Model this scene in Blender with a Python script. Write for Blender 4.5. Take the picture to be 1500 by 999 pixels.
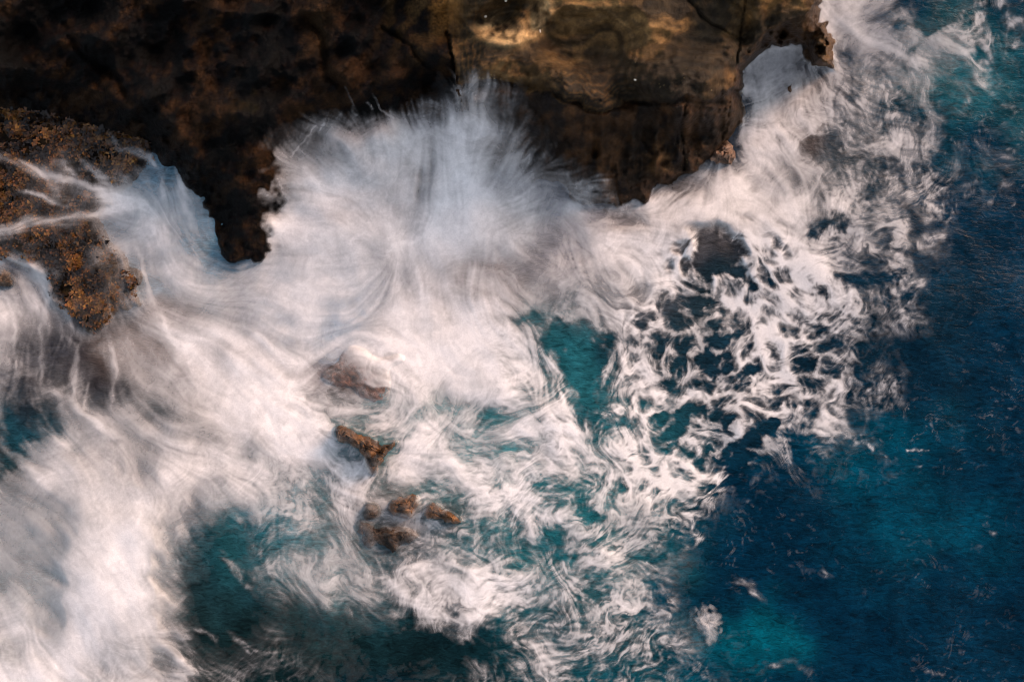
import bpy, bmesh, math
import numpy as np
from mathutils import Vector

# ---------------------------------------------------------------- camera, sky, sun, exposure
scene = bpy.context.scene
for o in list(bpy.data.objects): bpy.data.objects.remove(o)
SUN_EL, SUN_AZ = 27.0, 36.0           # degrees; azimuth measured from +X (right) towards +Y (top of the photograph)
cam_d = bpy.data.cameras.new('camera'); cam = bpy.data.objects.new('camera', cam_d); scene.collection.objects.link(cam)
cam.location = (0, 0, 40.0); cam.rotation_euler = (0, 0, 0)      # drone straight above the surf
cam_d.sensor_width = 36.0; cam_d.lens = 36.0 * 40.0 / (1500 * 0.034)
cam_d.clip_start = 0.5; cam_d.clip_end = 20000
scene.camera = cam
w = bpy.data.worlds.new('World'); scene.world = w; w.use_nodes = True
nt = w.node_tree; nt.nodes.clear()
sky = nt.nodes.new('ShaderNodeTexSky'); sky.sky_type = 'NISHITA'; sky.sun_disc = False
sky.sun_elevation = math.radians(SUN_EL); sky.sun_rotation = math.radians(90 - SUN_AZ)
sky.air_density = 1.0; sky.dust_density = 3.0; sky.ozone_density = 1.0
bg = nt.nodes.new('ShaderNodeBackground'); bg.inputs['Strength'].default_value = 0.15
wo = nt.nodes.new('ShaderNodeOutputWorld')
hs = nt.nodes.new('ShaderNodeHueSaturation'); hs.inputs['Saturation'].default_value = 0.52      # hazy, milky sky
nt.links.new(sky.outputs[0], hs.inputs['Color']); nt.links.new(hs.outputs[0], bg.inputs[0]); nt.links.new(bg.outputs[0], wo.inputs[0])
sd = bpy.data.lights.new('sun', 'SUN'); sun = bpy.data.objects.new('sun', sd); scene.collection.objects.link(sun)
sd.energy = 1.5; sd.angle = math.radians(20); sd.color = (1.0, .46, .21)
el, az = math.radians(SUN_EL), math.radians(SUN_AZ)
sv = Vector((math.cos(el) * math.cos(az), math.cos(el) * math.sin(az), math.sin(el)))
sun.rotation_euler = sv.to_track_quat('Z', 'Y').to_euler(); sun.location = sv * 200
vs = scene.view_settings; vs.view_transform = 'Standard'; vs.look = 'None'; vs.gamma = 1.0; vs.exposure = 0.72
vs.use_curve_mapping = False
scene.render.resolution_x = 1024; scene.render.resolution_y = 681
scene.cycles.transparent_max_bounces = 12
scene.cycles.filter_width = 1.0
# ======================= FIELDS (numpy only) =======================
# All layout is read in photograph pixels (1500 x 999) and turned into metres by
# world(): a pixel gives the direction, the height of the sea or rock gives the distance.
CAM_H = 40.0                    # drone height above the mean sea level, metres
MPP = 0.034                     # metres per photograph pixel at sea level
def world(px, py, z):
    k = (CAM_H - z) / CAM_H
    return (px - 750.0) * MPP * k, (499.5 - py) * MPP * k

def lattice(seed):
    return np.random.RandomState(seed).rand(256, 256).astype(np.float32) * 2 - 1

_lat = {}
def vnoise(X, Y, seed):
    if seed not in _lat: _lat[seed] = lattice(seed)
    L = _lat[seed]
    xi = np.floor(X).astype(np.int32); yi = np.floor(Y).astype(np.int32)
    fx = (X - xi).astype(np.float32); fy = (Y - yi).astype(np.float32)
    fx = fx * fx * fx * (fx * (fx * 6 - 15) + 10); fy = fy * fy * fy * (fy * (fy * 6 - 15) + 10)
    x0 = xi & 255; x1 = (xi + 1) & 255; y0 = yi & 255; y1 = (yi + 1) & 255
    a = L[y0, x0]; b = L[y0, x1]; c = L[y1, x0]; d = L[y1, x1]
    return (a + (b - a) * fx) * (1 - fy) + (c + (d - c) * fx) * fy

def fbm(X, Y, scale, octaves, seed, gain=0.5):
    out = np.zeros(X.shape, np.float32); amp = 1.0; tot = 0.0; s = 1.0 / scale
    for o in range(octaves):
        c, q = math.cos(.6 + 1.1 * o + seed), math.sin(.6 + 1.1 * o + seed)      # each octave turned, so no grid shows
        out += amp * vnoise((X * c - Y * q) * s + 17.3 * o, (X * q + Y * c) * s - 9.1 * o, seed + o); tot += amp * amp
        amp *= gain; s *= 2.03
    return out / math.sqrt(tot) * 1.8          # roughly unit spread

def smooth(a, b, x):
    t = np.clip((x - a) / (b - a), 0, 1)
    return t * t * (3 - 2 * t)

def seg_dist(X, Y, pts, closed=False):
    d = np.full(X.shape, 1e9, np.float32)
    n = len(pts)
    for i in range(n if closed else n - 1):
        ax, ay = pts[i]; bx, by = pts[(i + 1) % n]
        ux, uy = bx - ax, by - ay
        t = np.clip(((X - ax) * ux + (Y - ay) * uy) / (ux * ux + uy * uy + 1e-9), 0, 1)
        dd = (X - ax - t * ux) ** 2 + (Y - ay - t * uy) ** 2
        np.minimum(d, dd, out=d)
    return np.sqrt(d)

def inside(X, Y, pts):
    c = np.zeros(X.shape, bool); n = len(pts); j = n - 1
    for i in range(n):
        xi, yi = pts[i]; xj, yj = pts[j]
        if yi != yj:
            c ^= ((yi > Y) != (yj > Y)) & (X < (xj - xi) * (Y - yi) / (yj - yi) + xi)
        j = i
    return c

def sdf(X, Y, pts):
    d = seg_dist(X, Y, pts, True)
    return np.where(inside(X, Y, pts), d, -d)

def blur1(a, n):
    k = np.array([1, 4, 6, 4, 1], np.float32) / 16
    for _ in range(n):
        p = np.pad(a, ((2, 2), (0, 0)), 'edge'); a = sum(k[i] * p[i:i + a.shape[0]] for i in range(5))
        p = np.pad(a, ((0, 0), (2, 2)), 'edge'); a = sum(k[i] * p[:, i:i + a.shape[1]] for i in range(5))
    return a

def bil(A, U, V):
    h, w = A.shape[:2]
    U = np.clip(U, 0, w - 1.001); V = np.clip(V, 0, h - 1.001)
    x = U.astype(np.int32); y = V.astype(np.int32); fx = U - x; fy = V - y
    if A.ndim == 3: fx = fx[..., None]; fy = fy[..., None]
    return (A[y, x] * (1 - fx) + A[y, x + 1] * fx) * (1 - fy) + (A[y + 1, x] * (1 - fx) + A[y + 1, x + 1] * fx) * fy

# ---------------------------------------------------------------- foam layout
# coverage read every 50 px from (0,0) to (1500,1000), 0 = none ... 9 = solid
FOAM = [
 [0, 0, 0, 0, 0, 0, 0, 0, 0, 0, 0, 0, 0, 0, 0, 0, 0, 0, 0, 0, 0, 0, 0, 0, 7, 8, 7, 3, 6, 2, 4],
 [0, 0, 0, 0, 0, 0, 0, 0, 0, 0, 0, 0, 0, 0, 0, 0, 0, 0, 0, 0, 0, 0, 8, 8, 7, 7, 6, 5, 5, 3, 5],
 [0, 0, 0, 0, 0, 0, 0, 0, 0, 0, 0, 0, 0, 0, 0, 0, 0, 0, 0, 0, 0, 0, 7, 8, 4, 5, 6, 5, 3, 5, 4],
 [0, 0, 0, 0, 0, 0, 0, 0, 0, 0, 0, 0, 0, 2, 5, 3, 0, 0, 0, 0, 0, 0, 7, 7, 6, 4, 5, 5, 3, 2, 2],
 [0, 0, 0, 0, 0, 0, 0, 0, 1, 3, 5, 6, 6, 8, 7, 5, 1, 0, 0, 0, 0, 0, 7, 6, 5, 5, 4, 4, 3, 2, 1],
 [0, 2, 4, 2, 3, 4, 0, 0, 4, 6, 7, 7, 7, 9, 8, 6, 4, 1, 0, 0, 0, 6, 7, 6, 6, 5, 5, 4, 3, 2, 1],
 [1, 2, 4, 6, 7, 6, 4, 0, 6, 8, 7, 7, 7, 9, 9, 7, 6, 7, 3, 6, 8, 7, 7, 6, 6, 5, 5, 4, 3, 2, 1],
 [2, 1, 1, 5, 6, 6, 3, 0, 6, 8, 8, 8, 8, 9, 9, 7, 5, 5, 7, 7, 8, 3, 7, 7, 5, 5, 3, 1, 1, 0, 0],
 [5, 5, 0, 0, 4, 7, 6, 6, 7, 7, 7, 7, 7, 7, 6, 5, 6, 6, 7, 7, 7, 3, 6, 6, 6, 4, 3, 1, 0, 0, 0],
 [6, 6, 4, 2, 4, 6, 7, 7, 8, 8, 6, 7, 8, 8, 8, 6, 4, 5, 6, 5, 4, 4, 7, 6, 5, 4, 2, 1, 0, 0, 0],
 [5, 4, 3, 3, 4, 7, 7, 7, 7, 7, 7, 7, 9, 9, 9, 7, 2, 3, 5, 6, 5, 5, 6, 6, 5, 4, 2, 1, 0, 0, 0],
 [4, 3, 3, 3, 5, 5, 7, 8, 8, 6, 4, 5, 8, 9, 8, 7, 5, 2, 5, 6, 6, 5, 5, 5, 4, 3, 1, 0, 0, 0, 0],
 [2, 2, 4, 5, 5, 4, 6, 8, 9, 7, 5, 6, 7, 6, 6, 7, 6, 3, 4, 5, 5, 5, 5, 4, 4, 3, 1, 0, 0, 0, 0],
 [3, 4, 6, 6, 6, 6, 6, 7, 8, 9, 6, 5, 8, 7, 6, 6, 6, 6, 5, 5, 6, 5, 4, 3, 2, 1, 1, 0, 0, 0, 0],
 [4, 6, 7, 7, 7, 7, 7, 6, 5, 5, 7, 5, 8, 7, 7, 6, 6, 6, 7, 7, 7, 5, 2, 1, 1, 0, 0, 0, 0, 0, 0],
 [5, 5, 6, 7, 8, 6, 4, 4, 4, 5, 6, 4, 6, 5, 6, 6, 7, 6, 5, 5, 4, 2, 1, 0, 0, 0, 0, 0, 0, 0, 0],
 [5, 5, 7, 8, 9, 5, 2, 2, 4, 5, 6, 4, 6, 7, 6, 5, 4, 4, 5, 4, 2, 1, 0, 0, 0, 0, 0, 0, 0, 0, 0],
 [4, 5, 7, 9, 9, 4, 2, 1, 3, 3, 2, 5, 7, 7, 7, 6, 5, 5, 5, 4, 1, 0, 0, 0, 0, 0, 0, 0, 0, 0, 0],
 [5, 6, 7, 8, 8, 5, 1, 1, 1, 1, 1, 2, 4, 5, 6, 6, 4, 4, 5, 5, 1, 1, 0, 0, 0, 0, 0, 0, 0, 0, 0],
 [6, 7, 8, 7, 7, 5, 1, 1, 2, 1, 1, 1, 1, 1, 2, 4, 5, 5, 5, 4, 2, 1, 1, 0, 0, 0, 0, 0, 0, 0, 0],
 [8, 8, 8, 7, 7, 6, 2, 2, 2, 2, 1, 1, 1, 2, 2, 4, 5, 4, 4, 3, 2, 1, 1, 0, 0, 0, 0, 0, 0, 0, 0],
]
# how far the foam is drawn out: (x, y, rx, ry, length) 1 = long silk streaks, 0.2 = short and broken
SILK = [(100,400,280,240,1.0),(620,250,240,150,1.0),(100,800,210,230,1.0),(330,520,170,150,1.0),(480,400,150,100,1.0),(760,360,120,70,.9),(1280,20,90,80,1.0),(1110,280,90,60,.9),
 (560,650,150,130,.5),(900,340,100,70,.7),(480,860,170,130,.55),(1320,150,110,130,.5),(1130,100,60,60,.5),(640,490,90,70,.85)]
# where the foam opens into a net: (x, y, rx, ry)
NET = [(1080,390,120,60),(1040,500,150,90),(1050,610,150,80),(980,700,120,50),(1130,560,110,100)]

FLOW = [  # direction of the silk
 [(588,338),(575,260),(560,175)], [(592,335),(600,260),(592,190)], [(598,338),(625,270),(636,205)], [(580,338),(545,260),(518,185)], [(574,342),(510,270),(470,205)], [(568,346),(490,290),(430,225)],
 [(560,352),(480,310),(396,270)], [(556,360),(470,335),(392,318)], [(556,370),(470,372),(396,376)], [(560,380),(500,415),(440,430)], [(575,380),(545,440),(520,470)], [(600,372),(615,430),(640,470)],
 [(684,300),(668,220),(664,128)], [(678,300),(650,230),(640,185)], [(694,300),(700,210),(698,145)], [(702,300),(730,230),(748,175)], [(712,304),(760,250),(792,195)], [(722,312),(790,280),(850,268)],
 [(500,300),(450,285),(400,262)], [(640,370),(650,420),(660,470)], [(690,390),(690,480)], [(760,370),(790,440),(860,480)],
 [(820,340),(860,400),(930,450)], [(930,340),(960,420),(930,480)], [(740,300),(820,310),(900,330),(1000,350)],
 [(0,340),(90,322),(160,305),(230,330)], [(0,228),(60,250),(110,265),(190,298)], [(157,202),(217,230),(240,280),(230,340)],
 [(260,258),(280,318),(290,370),(340,400)], [(200,356),(224,451),(260,500)], [(250,400),(340,430),(450,440)],
 [(240,440),(330,490),(420,540)], [(250,500),(340,560),(410,640),(440,720)], [(220,560),(290,620),(350,700),(390,800)],
 [(0,384),(49,395),(68,450),(70,500),(70,570)], [(20,480),(26,590)], [(105,493),(104,590)], [(166,510),(165,600)], [(130,550),(125,610)],
 [(52,589),(99,657),(160,720)], [(110,600),(180,650),(250,700)], [(0,649),(70,719),(130,780)], [(170,620),(300,700),(370,780)],
 [(20,740),(150,800),(260,930)], [(100,830),(180,920),(240,1000)], [(0,860),(90,960),(130,1040)], [(200,760),(240,840),(320,930)],
 [(320,809),(353,853),(400,920)], [(377,799),(407,859),(460,930)], [(333,929),(407,966),(480,1000)], [(430,720),(440,800),(460,860)],
 [(450,560),(520,510),(590,520),(640,560)], [(450,590),(520,640),(600,640)], [(440,640),(480,720),(520,800)],
 [(520,839),(567,859),(633,909),(733,905)], [(520,800),(600,850),(700,860),(770,820)], [(707,723),(767,749),(787,776),(767,833),(717,853)],
 [(640,660),(700,700),(760,740)], [(600,560),(700,600),(760,660)], [(740,769),(720,793),(717,836)], [(600,900),(680,940),(760,960)],
 [(800,520),(833,610),(840,636)], [(850,480),(890,560),(900,620)], [(830,700),(900,690),(1000,690)], [(800,850),(880,860),(960,880)],
 [(1213,20),(1253,43),(1310,77),(1373,97)], [(1300,0),(1350,60),(1400,140)], [(1110,90),(1130,150),(1160,220),(1230,300)],
 [(1180,130),(1230,220),(1300,300)], [(1250,130),(1300,200),(1360,280)], [(1090,240),(1150,300),(1230,350)], [(1060,240),(1050,300),(1010,390)],
 [(1012,392),(1060,428),(1120,472),(1148,520),(1176,588)], [(1084,340),(1140,380),(1220,408)], [(1000,300),(960,330),(900,340)],
 [(1220,420),(1300,450),(1380,480)], [(1180,500),(1240,560),(1280,640)], [(1240,300),(1330,290),(1420,250)], [(1300,330),(1380,350),(1460,360)],
 [(1250,630),(1320,680),(1380,730)], [(1330,760),(1400,790),(1470,780)], [(1080,820),(1180,840),(1280,870)], [(1100,960),(1200,980),(1300,960)],
 [(1400,560),(1460,640),(1500,720)], [(1440,110),(1450,60),(1480,35),(1530,40)], [(1440,120),(1460,150),(1520,165)], [(1390,150),(1440,230),(1480,260)],
]
STRAND = [  # (points, half width, gain): single bright ribbons of foam
 ([(-60,352),(0,341),(35,328),(88,321),(140,312),(200,300)],9,.55), ([(31,278),(63,286),(95,304)],3.5,.5),
 ([(-50,205),(0,227),(28,243),(63,251),(108,265),(150,286),(200,297)],6.5,.5), ([(122,230),(140,251),(158,276)],5,.4), ([(93,241),(115,258)],4,.45),
 ([(157,202),(189,220),(217,230),(238,258),(241,290)],4.5,.45), ([(259,258),(269,290),(280,318),(280,346)],6,.4),
 ([(-40,388),(0,384),(21,379),(49,395),(63,416),(66,440),(70,470)],8,.5), ([(101,451),(108,472),(122,493)],5,.5), ([(30,400),(45,430),(50,460)],5,.25),
 ([(20,470),(22,520),(26,576)],3.5,.3), ([(62,470),(62,566)],3.5,.35), ([(104,493),(112,509),(102,579)],4,.38), ([(166,505),(165,594)],3.5,.42),
 ([(130,555),(125,600)],3,.28), ([(62,568),(99,581),(117,602),(180,646)],4.5,.3), ([(52,589),(68,615),(99,657)],4,.3), ([(0,649),(39,683),(70,719)],6,.25),
 ([(201,356),(210,395),(224,451),(244,490),(262,515)],4,.3), ([(220,540),(250,545),(270,500)],8,.2), ([(300,480),(360,500),(440,480),(470,460)],8,.2),
 ([(665,132),(668,180),(675,260)],7,.35), ([(480,300),(460,270),(440,240)],6,.25), ([(620,345),(600,355),(570,372)],3,.25),
 ([(1012,392),(1060,428),(1092,452),(1120,472),(1150,505)],13,.6), ([(1100,470),(1120,524),(1164,556),(1180,592)],8,.4),
 ([(1080,335),(1140,380),(1188,384),(1222,410)],10,.45), ([(1130,330),(1168,368),(1196,390)],7,.4), ([(1026,340),(1016,365),(1010,390)],8,.45),
 ([(1116,395),(1100,436)],8,.4), ([(1076,364),(1092,385),(1112,412)],6,.4), ([(1005,300),(1060,320),(1120,320),(1200,300)],16,.25),
 ([(1096,582),(1110,562),(1136,556),(1166,566),(1178,585),(1160,604),(1130,606),(1104,598),(1096,582)],3.5,.35),
 ([(1000,690),(1040,650),(1030,610),(1060,580)],8,.35), ([(900,660),(950,690),(1010,720),(1040,705)],14,.35), ([(1040,712),(1060,690),(1080,640),(1110,610)],6,.35),
 ([(930,560),(960,590),(1010,580),(1060,570)],6,.3), ([(900,520),(940,540),(960,580),(940,640)],8,.3),
 ([(800,520),(820,546),(833,610),(842,638)],7,.5), ([(770,520),(800,580),(810,640)],14,.25),
 ([(520,839),(567,859),(633,905),(690,905),(740,900)],9,.4), ([(707,723),(767,749),(787,776),(767,833),(717,853)],8,.2), ([(740,769),(720,793),(717,836)],4,.25),
 ([(600,830),(680,860),(760,850),(800,800)],12,.2), ([(640,660),(690,710),(760,745),(830,750)],12,.2),
 ([(320,809),(340,830),(353,853),(373,866)],6,.35), ([(287,919),(317,933)],3,.3), ([(333,929),(370,950),(407,966)],6,.22), ([(257,969),(280,975),(300,989)],5,.35),
 ([(377,799),(386,820),(400,839),(407,859)],6,.3), ([(190,750),(195,800),(190,870)],28,.18),
 ([(1213,20),(1253,43),(1310,77),(1373,97)],10,.25), ([(1440,112),(1450,62),(1480,35),(1530,40)],10,.25), ([(1440,120),(1460,150),(1510,165)],6,.15),
 ([(1130,150),(1160,230),(1230,300)],10,.2), ([(1060,245),(1090,300),(1140,330)],12,.2),
 ([(1250,640),(1275,655),(1300,675)],6,.45), ([(1340,680),(1352,684)],4,.5), ([(1388,760),(1402,756)],6,.6), ([(1440,762),(1452,776)],4,.5), ([(1425,800),(1440,808)],5,.4),
 ([(1310,775),(1340,800),(1380,810)],4,.3), ([(1150,815),(1180,835),(1220,850)],7,.25), ([(1070,845),(1100,862),(1130,880)],7,.24), ([(1190,840),(1240,845),(1265,870)],6,.25),
 ([(1330,655),(1358,660)],2.5,.5), ([(1420,975),(1450,990)],5,.22), ([(1345,985),(1375,992)],4,.3), ([(1120,980),(1160,965),(1195,990)],7,.2), ([(1012,975),(1040,990),(1030,965)],6,.4),
 ([(545,140),(560,155),(580,174)],1.6,.42), ([(428,224),(450,204),(464,188)],1.5,.3), ([(478,178),(468,194)],1.6,.3), ([(500,128),(512,150),(518,166)],1.5,.3), ([(536,148),(548,158)],2.5,.35),
 ([(1010,745),(1015,765),(1028,780)],6,.5), ([(1000,760),(1030,790),(1012,800)],5,.4),
]
HOLE = [  # (x, y, rx, ry, depth[, tilt]) openings where the water shows
 (1046,374,30,40,.9,-20),(1036,448,34,12,.7,8),(1142,360,11,13,.6),(1216,330,26,13,.7,-25),(1190,346,9,9,.6),(1100,416,9,10,.7),(1082,404,8,15,.4),(1074,370,6,9,.5),
 (958,516,13,17,.4),(976,452,14,18,.5),(1048,520,20,8,.7),(1064,492,20,8,.7),(1052,544,15,8,.7),(1100,552,18,11,.6),(980,568,16,13,.7),(1040,604,18,15,.7),
 (984,634,24,26,.6),(1000,612,11,10,.6),(1076,668,20,17,.8),(1024,680,10,15,.8),(1036,660,8,10,.7),(1128,626,15,15,.6),(1148,590,24,12,.4),(968,612,9,8,.6),
 (1132,418,8,9,.5),(1196,416,16,14,.4),(1106,480,18,14,.3),(940,470,16,14,.35),(1000,520,12,10,.4),(1020,560,12,10,.5),(1010,600,10,10,.5),(1070,620,14,10,.5),(1100,640,14,12,.5),
 (1180,540,14,20,.4),(1190,600,16,14,.4),(920,620,14,16,.35),(900,500,10,14,.3),
 (820,482,34,26,.46),(848,530,34,40,.6,25),(862,590,32,34,.36),(780,465,18,12,.4),(720,600,18,14,.25),(635,600,20,10,.25),(695,600,14,14,.3),
 (817,796,26,20,.6),(867,756,16,9,.6),(730,790,34,28,.25),(787,709,16,10,.3),(667,789,8,10,.4),(738,859,10,7,.4),(870,876,20,13,.35),(943,813,28,14,.4),(640,945,80,26,.4),(713,915,24,10,.4),
 (140,530,26,32,.3),(90,540,18,34,.25),(150,570,24,24,.22),(40,630,44,26,.5),(10,675,28,24,.45),(165,640,14,8,.25,30),(240,600,24,30,.25),
 (335,790,50,30,.22),(300,850,50,55,.16),(320,920,60,45,.1),(480,720,24,30,.2),(420,700,30,20,.15),
 (1353,10,30,14,.5),(1317,40,18,9,.4),(1240,73,10,20,.4),(1283,110,20,13,.35),(1253,143,14,20,.35),(1317,167,30,15,.45,20),(1187,267,28,15,.35,30),(1267,287,20,10,.4,15),(1090,310,20,9,.3),
 (815,300,20,14,.2),(800,360,26,20,.2),(860,350,20,22,.2),(700,430,24,10,.15),(740,400,18,20,.2),
]
ROCK_HOLES = [(532,648,46,24,.25,25),(8,410,13,12,.2),(505,670,26,18,.25),(525,556,85,50,.26),(592,742,24,15,.25),(643,754,27,12,.25,15),(562,785,44,21,.25),(575,520,16,8,.3),(625,712,9,14,.3)]

G0X, G0Y, GSTEP = -170.0, -140.0, 1.4
GNX, GNY = int(1840 / GSTEP), int(1280 / GSTEP)

def up(A, X, Y):            # smooth upsampling of a 50 px grid
    U = X / 50.0; V = Y / 50.0
    U = np.clip(U, 0, 29.999); V = np.clip(V, 0, 19.999)
    xi = U.astype(int); yi = V.astype(int)
    fx = U - xi; fy = V - yi
    fx = fx * fx * (3 - 2 * fx) * .6 + fx * .4; fy = fy * fy * (3 - 2 * fy) * .6 + fy * .4
    return (A[yi, xi] * (1 - fx) + A[yi, xi + 1] * fx) * (1 - fy) + (A[yi + 1, xi] * (1 - fx) + A[yi + 1, xi + 1] * fx) * fy

def worley(X, Y, s, seed):
    r = np.random.RandomState(seed); JX = r.rand(128, 128).astype(np.float32); JY = r.rand(128, 128).astype(np.float32)
    x = X / s; y = Y / s
    xi = np.floor(x).astype(int); yi = np.floor(y).astype(int)
    f1 = np.full(X.shape, 9., np.float32); f2 = f1.copy()
    for dj in (-1, 0, 1):
        for di in (-1, 0, 1):
            cx = (xi + di); cy = (yi + dj)
            d = np.hypot(cx + JX[cy & 127, cx & 127] - x, cy + JY[cy & 127, cx & 127] - y)
            f2 = np.minimum(f2, np.maximum(f1, d)); f1 = np.minimum(f1, d)
    return f1, f2

def flow_field(X, Y):
    step = 12.0
    gx = np.arange(G0X, G0X + 1840 + step, step); gy = np.arange(G0Y, G0Y + 1280 + step, step)
    CX, CY = np.meshgrid(gx, gy)
    P = []
    for line in FLOW:
        for (ax, ay), (bx, by) in zip(line[:-1], line[1:]):
            n = max(1, int(math.hypot(bx - ax, by - ay) / 25)); th = math.atan2(by - ay, bx - ax)
            for k in range(n):
                t = (k + .5) / n; P.append((ax + (bx - ax) * t, ay + (by - ay) * t, th))
    c = np.zeros(CX.shape); s = c.copy(); w0 = c.copy()
    for (x, y, th) in P:
        w = 1.0 / ((CX - x) ** 2 + (CY - y) ** 2 + 300.0) ** 1.7
        c += w * math.cos(2 * th); s += w * math.sin(2 * th); w0 += w
    U = (X - G0X) / step; V = (Y - G0Y) / step
    c = bil(c / w0, U, V); s = bil(s / w0, U, V)
    th = 0.5 * np.arctan2(s, c)
    return th

def lic(noise, vx, vy, lens):
    h, w = noise.shape
    J, I = np.mgrid[0:h, 0:w].astype(np.float32)
    acc = noise.copy(); cnt = 1; outs = []
    st = []
    for sg in (1, -1):
        st.append([I.copy(), J.copy(), vx * sg, vy * sg])
    for k in range(1, max(lens) + 1):
        for q in st:
            q[0] += q[2]; q[1] += q[3]
            xi = np.clip(q[0] + .5, 0, w - 1).astype(np.int32); yi = np.clip(q[1] + .5, 0, h - 1).astype(np.int32)
            idx = yi * w + xi
            nx = vx.ravel()[idx]; ny = vy.ravel()[idx]
            sgn = np.where(nx * q[2] + ny * q[3] < 0, -1, 1).astype(np.float32)
            q[2] = nx * sgn; q[3] = ny * sgn
            acc = acc + noise.ravel()[idx]
        cnt += 2
        if k in lens:
            o = acc / cnt; outs.append((o - o.mean()) / o.std())
    return outs

def foam_fields():
    gx = G0X + GSTEP * np.arange(GNX, dtype=np.float32); gy = G0Y + GSTEP * np.arange(GNY, dtype=np.float32)
    X, Y = np.meshgrid(gx, gy)
    r = np.random.RandomState(5)
    # --- direction
    th = flow_field(X, Y)
    kx = X + 14 * fbm(X, Y, 80, 2, 301); ky = Y + 14 * fbm(X, Y, 80, 2, 303)
    kw = np.full(X.shape, .22, np.float32); kL = kw * .2
    for (x, y, ra, rb, v) in SILK:
        g = np.exp(-(((kx - x) / ra) ** 2 + ((ky - y) / rb) ** 2) * 1.2); kL = kL + g * v; kw = kw + g
    kL = kL / kw
    web = np.zeros(X.shape, np.float32)
    for (x, y, ra, rb) in NET: web = np.maximum(web, 1 - smooth(.6, 1.25, np.hypot((kx - x) / ra, (ky - y) / rb)))
    turb = 1.0 - kL
    th = th + (0.25 + 0.9 * turb) * (0.7 * fbm(X, Y, 85, 2, 31) + .45 * fbm(X, Y, 30, 2, 35)) 
    vx = np.cos(th).astype(np.float32); vy = np.sin(th).astype(np.float32)
    # --- silk: several scales of noise drawn out along the flow
    n1 = blur1(r.randn(GNY, GNX).astype(np.float32), 1); n1 /= n1.std()
    n2 = fbm(X, Y, 9, 2, 41); n3 = fbm(X, Y, 26, 2, 45)
    a1, b1, c1 = lic(n1, vx, vy, (6, 18, 44))
    a2, b2, c2 = lic(.8 * n2 + .7 * n3, vx, vy, (5, 16, 40))
    s = (kL - .15) / .85
    wa = np.clip(1 - s * 2, 0, 1); wc = np.clip(s * 2 - 1, 0, 1); wb = 1 - wa - wc
    fine = a1 * wa + b1 * wb + c1 * wc
    broad = a2 * wa + b2 * wb + c2 * wc
    # --- stirred foam: noise carried round by eddies of three sizes, which folds it into filaments
    def eddy(scale, seed, amp):
        p = fbm(X, Y, scale, 1, seed); gy_, gx_ = np.gradient(p)
        k = amp / (np.hypot(gx_, gy_).mean() + 1e-6); return gy_ * k, -gx_ * k
    ev = [eddy(120, 501, 34), eddy(46, 503, 14), eddy(17, 505, 6), eddy(8, 507, 2.5)]
    ex = sum(e[0] for e in ev) / GSTEP / 12; ey = sum(e[1] for e in ev) / GSTEP / 12
    J, I = np.mgrid[0:GNY, 0:GNX].astype(np.float32); EV = np.stack([ex, ey], -1).astype(np.float32)
    for k in range(12):
        q = bil(EV, I, J); I = I - q[..., 0]; J = J - q[..., 1]
    PX = G0X + I * GSTEP; PY = G0Y + J * GSTEP
    marb = fbm(PX, PY, 44, 5, 511, .62)
    rid = 1 - np.minimum(np.abs(fbm(PX, PY, 36, 3, 517, .6)) * 1.15, 1); rid2 = 1 - np.minimum(np.abs(fbm(PX, PY, 14, 3, 521, .6)) * 1.1, 1)
    rmix = smooth(-.8, .8, fbm(X, Y, 70, 2, 525))
    rid3 = 1 - np.minimum(np.abs(fbm(PX, PY, 27, 4, 527, .65)) * 1.1, 1)
    rid = rid ** 1.25; rid2 = rid2 ** 1.25 * rmix + rid3 ** 1.25 * (1 - rmix)
    froth = fbm(X + .5 * (PX - X), Y + .5 * (PY - Y), 6.5, 3, 531, .7)
    # --- open web
    wx = X + .30 * (PX - X) + 1.0 * fine; wy = Y + .30 * (PY - Y) + 1.0 * broad
    f1, f2 = worley(wx, wy * 1.25, 38, 3); g1, g2 = worley(wx, wy * 1.2, 18, 4)
    cell = (1 - np.clip((f2 - f1) * 1.35, 0, 1)) ** 1.9; cell2 = (1 - np.clip((g2 - g1) * 1.3, 0, 1)) ** 1.9
    wtex = 1.75 * cell + .8 * cell2 + .35 * rid2 + .10 * froth - 1.02
    # --- coverage
    wr = smooth(1120, 1260, X + .3 * (Y - 400)) * 22
    sx = X + (10 + wr) * fbm(X, Y, 75, 4, 61, .6) + (4 + .4 * wr) * broad; sy = Y + (10 + wr) * fbm(X, Y, 75, 4, 67, .6) + 4 * fine
    D = up(np.array(FOAM, np.float32) / 9.0, sx, sy)
    def win(x0, x1, y0, y1, m):
        i0 = max(0, int((x0 - m - G0X) / GSTEP)); i1 = min(GNX, int((x1 + m - G0X) / GSTEP) + 2)
        j0 = max(0, int((y0 - m - G0Y) / GSTEP)); j1 = min(GNY, int((y1 + m - G0Y) / GSTEP) + 2)
        return (slice(j0, j1), slice(i0, i1))
    W = win(-170, 240, 150, 500, 0); D[W] *= 1 - .4 * smooth(-2, 12, sdf(X[W], Y[W], REEF))
    nhx = fbm(X, Y, 26, 4, 71, .55) + .3 * broad; nhy = fbm(X, Y, 26, 4, 73, .55) + .2 * fine
    for (x, y, rx, ry, dep, *tl) in HOLE + ROCK_HOLES:
        R = max(rx, ry); W = win(x - R, x + R, y - R, y + R, R * 1.3)
        a = math.radians(tl[0] if tl else 0); k = min(10., .34 * R); dx = X[W] + k * nhx[W] - x; dy = Y[W] + k * nhy[W] - y
        u = dx * math.cos(a) + dy * math.sin(a); v = -dx * math.sin(a) + dy * math.cos(a)
        q = np.hypot(u / rx, v / ry)
        D[W] -= .85 * dep * (1 - (smooth(.2, 1.55, q) if R < 25 else smooth(-.1, 1.8, q)))
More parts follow.
